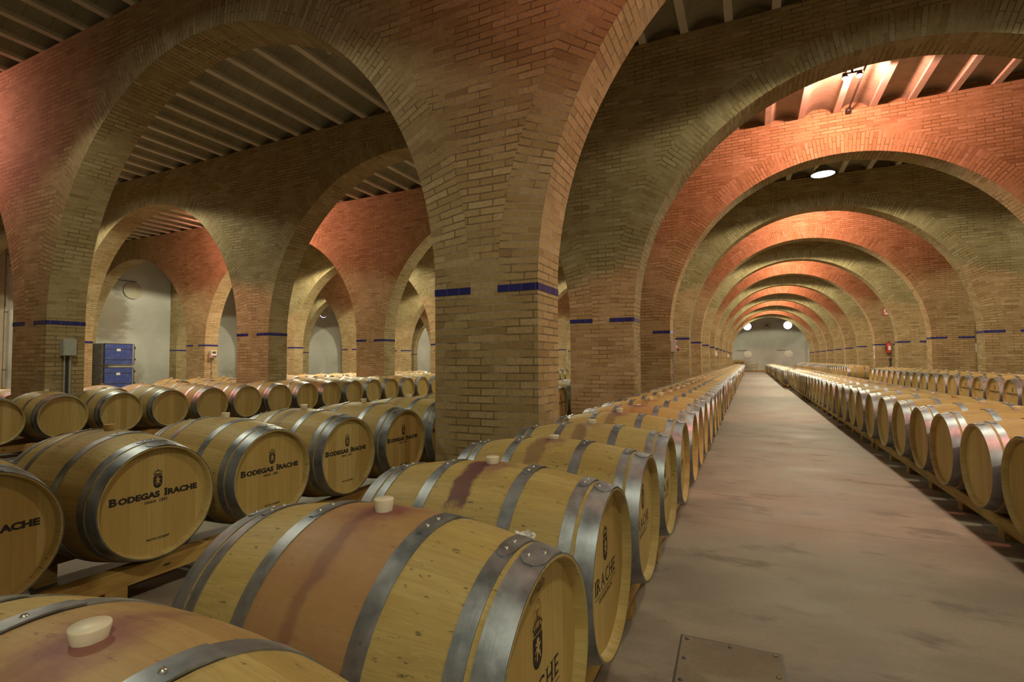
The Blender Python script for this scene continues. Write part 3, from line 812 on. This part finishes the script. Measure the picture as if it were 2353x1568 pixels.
def socket(x, y, label):
    t = thing('socket_box', (x, y, 0), label, 'socket box', 'socket boxes on the pier sides')
    b = MB(); b.box((0, -.10, 1.40), (.12, .10, 1.66), bev=.012); b.build('socket_body', M['white_box'], t)
    b = MB(); b.box((.118, -.065, 1.555), (.127, .065, 1.635), bev=.003); b.build('breaker_window', M['steel'], t)
    for yy, mt, nm in ((-.045, 'socket_red', 'red socket cap'), (.05, 'socket_blue', 'blue socket cap')):
        c = MB(); c.lathe([(.0001, .055), (.032, .05), (.036, 0)], 'x', (.118, yy, 1.465), 16); o = c.build('socket_cap', M[mt], t); o['label'] = nm
    b = MB(); b.tube([(.04, 0, 0), (.04, 0, 1.41)], .014); b.build('conduit', M['pipe_grey'], t)
    b = MB(); b.box((.0, -.03, .88), (.06, .03, .90)); b.build('pipe_clip', M['pipe_grey'], t)
socket(-17.35, wy(3)+.27, 'pale socket box with red and blue caps on a far left pier')
socket(-1.588, wy(3)+.14, 'pale socket box on the third pier left of the aisle')
socket(-1.588, wy(7)+.14, 'pale socket box on the seventh pier left of the aisle')
socket(-1.588, wy(11)+.14, 'small socket box on the eleventh pier left of the aisle')
socket(5.998, wy(5)+.25, 'socket box glimpsed in the gap between the right piers')

# fire extinguisher, sign and pipe on the seventh pier on the right
yw = wy(7)
t = thing('fire_extinguisher', (5.47, yw-.10, 1.43), 'red fire extinguisher hung on a right hand brick pier', 'fire extinguisher')
b = MB(); b.lathe([(.0001, .03), (.08, .03), (.085, .05), (.085, .40), (.07, .455), (.035, .48), (.03, .50), (.0001, .50)], n=24); b.build('cylinder', M['red'], t)
b = MB(); b.lathe([(.0001, 0), (.088, 0), (.088, .05), (.084, .055)], n=24); b.build('base_ring', M['black'], t)
b = MB(); b.lathe([(.02, .49), (.022, .53), (.0001, .54)], n=12); b.box((-.012, -.09, .525), (.012, .03, .54)); b.box((-.012, -.09, .555), (.012, .02, .568)); b.build('valve_handle', M['black'], t)
b = MB(); b.tube([(-.02, 0, .52), (-.09, -.01, .50), (-.125, 0, .40), (-.115, .01, .25), (-.10, .01, .12)], .012); b.build('hose', M['black'], t)
b = MB(); b.box((-.05, -.088, .17), (.05, -.082, .35)); o = b.build('instruction_label', M['paper'], t)
b = MB(); b.box((-.03, .06, .2), (.03, .10, .44)); b.build('wall_bracket', M['steel'], t)
t = thing('extinguisher_sign', (5.43, yw, 3.27), 'small red and white sign high above the fire extinguisher', 'sign')
b = MB(); b.box((-.105, -.012, -.15), (.105, 0, .15)); b.build('sign_plate', M['red'], t)
b = MB(); b.box((-.08, -.014, -.02), (.08, -.012, .125)); b.build('sign_panel', M['paper'], t)
b = MB(); b.box((-.022, -.016, .0), (.022, -.014, .08)); b.box((-.012, -.016, .08), (.012, -.014, .10)); b.box((-.04, -.016, .095), (.03, -.014, .105)); b.build('sign_pictogram', M['red'], t)
b = MB(); b.box((-.07, -.014, -.115), (.07, -.012, -.045)); b.build('sign_panel', M['paper'], t)
t = thing('drain_pipe', (5.52, yw-.03, 0), 'thin dark pipe below the fire extinguisher', 'pipe')
b = MB(); b.tube([(0, 0, 0), (0, 0, 1.22)], .028); b.build('pipe', M['pipe_black'], t)
b = MB(); b.lathe([(.045, 1.16), (.05, 1.19), (.05, 1.26), (.0001, 1.28)], n=14); b.build('pipe_cap', M['pipe_black'], t)
t = thing('notice_strip', (4.988, yw+.16, 1.52), 'narrow violet and white notice on a right pier side', 'notice')
b = MB(); b.box((-.012, -.06, -.28), (0, .06, .28)); b.build('notice_plate', M['paper'], t)
b = MB(); b.box((-.014, -.05, -.14), (-.012, .05, .16)); b.build('notice_field', M['violet'], t)

# film-wrapped blue crates against the left wall
for k, (z0, lb) in enumerate(((.12, 'lower film-wrapped stack of blue crates by the white wall'), (1.13, 'upper film-wrapped stack of blue crates by the white wall'))):
    t = thing('crate_stack', (-24.25, 12.50, z0), lb, 'crate stack', 'wrapped blue crates')
    L, D, Hc = .53, .80, .92
    b = MB(); b.box((-D, -L, .06), (0, L, Hc), bev=.02); b.build('crates', M['crate'], t)
    b = MB()
    for z in (.26, .70): b.box((.002, -L+.02, z-.012), (.006, L-.02, z+.012))
    b.build('strap', M['pipe_black'], t)
    b = MB(); b.box((-D-.01, -L-.13, 0), (-.05, -L+.005, Hc+.02), bev=.03); o = b.build('stretch_film', M['wrap'], t)
    b = MB(); b.box((-D, -L, Hc), (.01, L, Hc+.025), bev=.008); b.box((-D, -L, .0), (.01, L, .05), bev=.008)
    b.tube([(.0, L+.02, .02), (.0, L+.05, .08), (.0, L+.05, Hc-.06), (.0, L+.02, Hc)], .018); b.build('pallet_frame', M['wrap'], t)
    for z in (.22, .72):
        b = MB(); b.box((-.03, L+.05, z), (.03, L+.10, z+.09), bev=.01); b.build('corner_latch', M['black'], t)
    b = MB(); b.box((.006, -.10, .62), (.009, .05, .72)); b.build('paper_tag', M['paper'], t)
t = thing('wooden_pallet', (-24.66, 12.50, 0), 'low wooden pallet under the blue crates', 'pallet')
b = MB(); b.box((-.40, -.38, .095), (.40, .55, .118)); b.build('deck', M['timber_old'], t)
for yy in (-.33, .08, .50):
    b = MB(); b.box((-.40, yy-.05, 0), (.40, yy+.05, .095)); b.build('runner', M['timber_old'], t)

# round windows: bright openings, sliding round shutters on rails
def window(idx, pos, ax, shut, off, label, rail_only=False):
    """ax: 'x' wall faces +x, 'y' wall faces -y"""
    o = bpy.data.objects.new(f'window_{idx}', None); link(o); o.location = pos
    if ax == 'x': o.rotation_euler = (0, 0, PI/2)
    tag(o, label, 'window', kind='structure')
    R = .37
    m = MB(); m.lathe([(R, -.004), (R+.035, -.012), (R+.045, 0)], 'y', n=40); m.build('window_frame', M['plaster'], o)
    m = MB(); m.face([(R*math.cos(2*PI*k/40), -.003, R*math.sin(2*PI*k/40)) for k in range(40)])
    m.build('pane', M['daylight'] if not shut else M['daylight_crack'], o)
    m = MB(); m.tube([(-1.02, -.07, R+.06), (.08, -.07, R+.06)], .016, 8)
    for xx in (-.98, -.45, .05): m.box((xx-.012, -.07, R+.045), (xx+.012, 0, R+.075))
    m.build('shutter_rail', M['steel'], o)
    if shut:
        m = MB(); r2 = R+.02
        m.lathe([(.0001, -.075), (r2-.01, -.075), (r2, -.068), (r2, -.05), (.0001, -.05)], 'y', (off[0], 0, off[1]), 44)
        for xx in (-.15, .15): m.box((off[0]+xx-.012, -.085, r2*.8), (off[0]+xx+.012, -.06, R+.08))
        m.build('shutter', M['shutter' if ax == 'x' else 'shutter_pale'], o)
wi = 1
for x, lb in ((-.205, 'left bright round window high on the end wall'), (3.49, 'right bright round window high on the end wall')):
    window(wi, (x, YEND, 4.66), 'y', False, (0, 0), lb); wi += 1
for x, lb, of in ((-.23, 'left shuttered round window low on the end wall', (.01, 0)), (3.49, 'right shuttered round window low on the end wall', (0, .022))):
    window(wi, (x, YEND, 1.74), 'y', True, of, lb); wi += 1
for n in range(2, 11):
    yc = wy(n) + TH + (S-TH)/2
    window(wi, (XLW, yc, 4.57), 'x', True, (-.043, .012) if n < 5 else (-.03, .05), f'shuttered round window on the left side wall, bay {ordinal(n)}'); wi += 1

# beige pilaster and downpipe on the left side wall
m = MB(); m.box((XLW, 8.28, 0), (XLW+.16, 9.26, 6.1)); tag(m.build('trim_1', M['pilaster']), 'brown rendered pilaster on the left side wall', 'pilaster', kind='structure')
t = thing('downpipe', (XLW+.10, 9.33, 0), 'pinkish downpipe beside the pilaster at the left edge', 'pipe')
m = MB(); m.tube([(0, 0, 0), (0, 0, 6.05)], .05, 14); m.build('pipe', M['pilaster'], t)
for z in (1.0, 3.2, 5.4):
    m = MB(); m.box((-.095, -.06, z), (.056, .06, z+.03)); m.build('pipe_clip', M['steel'], t)
t = thing('downpipe', (5.03, YEND-.06, 0), 'thin pale downpipe on the end wall at right', 'pipe')
m = MB(); m.tube([(0, 0, 0), (0, 0, 3.1)], .045, 12); m.build('pipe', M['plaster'], t)
# fan of three spotlights on the end wall
t = thing('spotlight_cluster', (1.62, YEND-.02, 4.62), 'dark cluster of three small spotlights between the bright windows', 'spotlight')
b = MB(); b.box((-.05, -.04, -.05), (.05, .02, .05), bev=.01); b.build('bracket', M['black'], t)
for x, z in ((-.17, .12), (.17, .12), (0, -.13)):
    b = MB(); b.lathe([(.0001, .0), (.06, .0), (.13, -.16), (.125, -.165)], 'y', (x, -.04, z), 18); h = b.build('lamp_head', M['black'], t)
    b = MB(); b.lathe([(.0001, -.13), (.10, -.125)], 'y', (x, -.04, z), 18); b.build('lens', M['rivet'], h)
    b = MB(); b.tube([(0, -.02, 0), (x, -.04, z)], .015, 6); b.build('arm', M['black'], t)
# timber curb, bench and pallet at the end wall
m = MB(); m.box((-1.4, YEND-.12, 0), (1.5, YEND-.02, .13), bev=.01); tag(m.build('timber_curb', M['timber']), 'low timber curb along the foot of the end wall', 'beam')
t = thing('wooden_bench', (.02, 56.4, 0), 'rough wooden bench standing against the end wall', 'bench')
b = MB(); b.box((-.68, -.22, .66), (.68, .22, .73), bev=.008); b.build('bench_top', M['timber'], t)
for x in (-.55, .55):
    for y in (-.16, .16):
        b = MB(); b.box((x-.05, y-.04, 0), (x+.05, y+.04, .66)); b.build('leg', M['timber'], t)
b = MB(); b.box((-.55, -.03, .40), (.55, .03, .46)); b.build('stretcher', M['timber'], t)
t = thing('wooden_pallet', (-1.08, 57.45, 0), 'wooden pallet standing on edge at the end of the left row', 'pallet', None, (math.radians(-8), 0, 0))
for i, z in enumerate((.05, .30, .55, .80, 1.05, 1.16)):
    b = MB(); b.box((-.53, -.06, z-.045), (.53, -.035, z+.045)); b.build('slat', M['timber'], t)
for x in (-.48, 0, .48):
    b = MB(); b.box((x-.05, -.035, 0), (x+.05, .06, 1.2)); b.build('stringer', M['timber_old'], t)

# inspection hatch in the aisle floor
t = thing('floor_hatch', (-.10, 2.23, 0), 'screwed-down square hatch plate in the aisle floor', 'hatch', None, (0, 0, .03))
b = MB(); b.box((-.201, -.187, -.001), (.201, .187, .0015)); b.build('hatch_gap', M['pipe_black'], t)
b = MB(); b.box((-.193, -.179, .0), (.193, .179, .003)); b.build('hatch_plate', M['hatch'], t)
for x, y in ((-.172, .155), (0, .155), (.172, .155), (-.172, 0), (.172, 0), (-.172, -.155), (0, -.155), (.172, -.155)):
    b = MB(); b.lathe([(.009, .0035), (.009, .0052), (.004, .0046), (.0001, .0046)], 'z', (x, y, 0), 12); b.build('screw', M['steel'], t)
# crumpled white wrapper wedged behind the big foreground barrel
b = MB(); N = 9; rows = []
for i in range(N):
    rows.append([(-.045 + .09*i/(N-1) + random.uniform(-.004, .004), -.03 + .06*j/(N-1) + random.uniform(-.004, .004), .012 + .02*math.sin(i*.9)*math.cos(j*1.1) + random.uniform(-.008, .008)) for j in range(N)])
b.grid(rows, smooth=False); o = b.build('paper_scrap', M['paper']); o.scale = (.7, .7, .7); o.location = (-.60, 1.36, .705); o.rotation_euler = (.75, .1, .3)
tag(o, 'crumpled white wrapper lying behind the big foreground barrel', 'wrapper')

# ------------------------------------------------------------------ lamps
def lamp(x, y, red, z, label, power, grp):
    t = thing('ceiling_spotlight' if red else 'pendant_lamp', (x, y, 6.07), label, 'lamp', grp)
    Z0 = 6.07; z -= Z0; zz = lambda v: v - Z0
    if red:
        b = MB(); b.tube([(0, 0, zz(6.0)), (0, 0, 0)], .02, 8); b.box((-.14, -.03, zz(5.975)), (.14, .03, zz(6.0))); b.build('mount', M['lamp_shell'], t)
        for dx in (-.10, .10):
            b = MB(); b.lathe([(.0001, zz(5.975)), (.035, zz(5.975)), (.055, zz(5.93)), (.054, zz(5.925))], 'z', (dx, 0, 0), 16, flip=True); s = b.build('lamp_head', M['lamp_shell'], t)
            b = MB(); b.lathe([(.0001, zz(5.945)), (.028, zz(5.94)), (.04, zz(5.92)), (.030, zz(5.895)), (.0001, zz(5.885))], 'z', (dx, 0, 0), 14, flip=True); b.build('bulb', M['lamp_red'], s)
        col = (1.0, .345, .255)
    else:
        b = MB(); b.tube([(0, 0, z+.30), (0, 0, 0)], .015, 8); b.build('rod', M['lamp_shell'], t)
        b = MB(); b.lathe([(.0001, z+.33), (.07, z+.33), (.075, z+.20), (.14, z+.15), (.22, z+.06), (.25, z), (.245, z), (.21, z+.055), (.13, z+.14), (.06, z+.19), (.0001, z+.19)], 'z', n=32); b.build('shade', M['lamp_shell'], t)
        b = MB(); b.face([(.24*math.cos(-2*PI*k/32), .24*math.sin(-2*PI*k/32), z+.006) for k in range(32)]); b.build('diffuser', M['lamp_white'], t)
        col = (1.0, .965, .66)
    ld = bpy.data.lights.new('lamp_light', 'SPOT'); ld.energy = power; ld.color = col
    ld.shadow_soft_size = .05 if red else .12
    if red: ld.spot_size = math.radians(168); ld.spot_blend = .3
    else: ld.spot_size = math.radians(146 if y < 3 else WCONE); ld.spot_blend = .15
    lo = bpy.data.objects.new('lamp_light', ld); link(lo, t); lo.location = (0, 0, (zz(5.86) if red else z-.02))
    if red: lo.rotation_euler = (math.radians(88), 0, 0)     # the floods are tilted at the wall ahead
WCONE = 158
PR, PW = 370, 640
for b in range(-1, 15):
    yc = wy(b) + TH + (S-TH)/2
    red = b % 2 == 0
    for x, pw, lbx in ((1.646, (1.25 if b == 0 else 1.25) if red or b > 3 else (.42 if b == 1 else .7), 'over the aisle'), (-14.097, {0: 2.3, 2: 1.7, 3: 2.2, 5: 1.6}.get(b, 1.1), 'over the far left rows'), (-6.225, .48 if b == 0 else .9, 'unseen over the left rows'), (-21.968, 1.0, 'added as fill by the left wall'), (9.5175, .9, 'unseen over the far right rows')):  # unseen fill lamps added along both outer columns and the farther left rows
        if red and x in (-21.968, 9.5175) or (red and x == -6.225 and b != 0): continue
        if x == -6.225 and b in (-1, 1): continue
        rd = red and x != -6.225
        if b == 14 or (b == -1 and x < -5): continue
        pos = 'added behind the camera' if b < 0 else ('in the bay with the camera' if b == 0 else f'in the {ordinal(b)} bay')  # lamps behind the camera are added to light the near barrels
        lamp(x, wy(1)-1.1 if rd and b == 0 else yc, rd, 5.56 if b < 4 else 5.68, (f'small pink ceiling spotlights {lbx}, {pos}' if rd else f'white bell lamp {lbx}, {pos}'), (PR if rd else PW)*pw, 'pink spotlights under the ceiling' if rd else 'white bell lamps')
t = thing('smoke_detector', (-5.95, 5.93, 6.25), 'tiny white round detector on the ceiling inside the big left arch', 'smoke detector')
b = MB(); b.lathe([(.0001, -.12), (.04, -.115), (.045, -.09), (.03, -.08), (.008, -.075), (.008, .0)], 'z', n=16, flip=True); b.build('detector_body', M['white_box'], t)
# cable conduit feeding the pink lamp of the second bay
t = thing('ceiling_conduit', (1.83, 0, 0), 'dark conduit under the ceiling beside the pink lamp', 'conduit')
b = MB(); b.tube([(0, wy(2)+.5, 6.045), (0, wy(3)-.06, 6.045)], .018, 8); b.build('pipe', M['pipe_black'], t)
b = MB(); b.lathe([(.0001, 5.98), (.045, 5.99), (.055, 6.03), (.045, 6.07)], 'z', (0, wy(3)-.10, 0), 14, flip=True); b.build('junction_box', M['pipe_black'], t)

# ------------------------------------------------------------------ world and colour management
w = bpy.data.worlds.new('world'); sc.world = w; w.use_nodes = True
bg = w.node_tree.nodes.get('Background'); bg.inputs[0].default_value = (.55, .5, .42, 1); bg.inputs[1].default_value = .02
sc.view_settings.view_transform = 'Standard'; sc.view_settings.look = 'None'; sc.view_settings.exposure = 0.15; sc.view_settings.gamma = 1; sc.view_settings.use_curve_mapping = False
cy = sc.cycles
cy.max_bounces = 7; cy.diffuse_bounces = 4; cy.adaptive_threshold = .02; cy.glossy_bounces = 3; cy.sample_clamp_indirect = 6; cy.use_denoising = True
try: cy.denoiser = 'OPENIMAGEDENOISE'
except Exception: pass
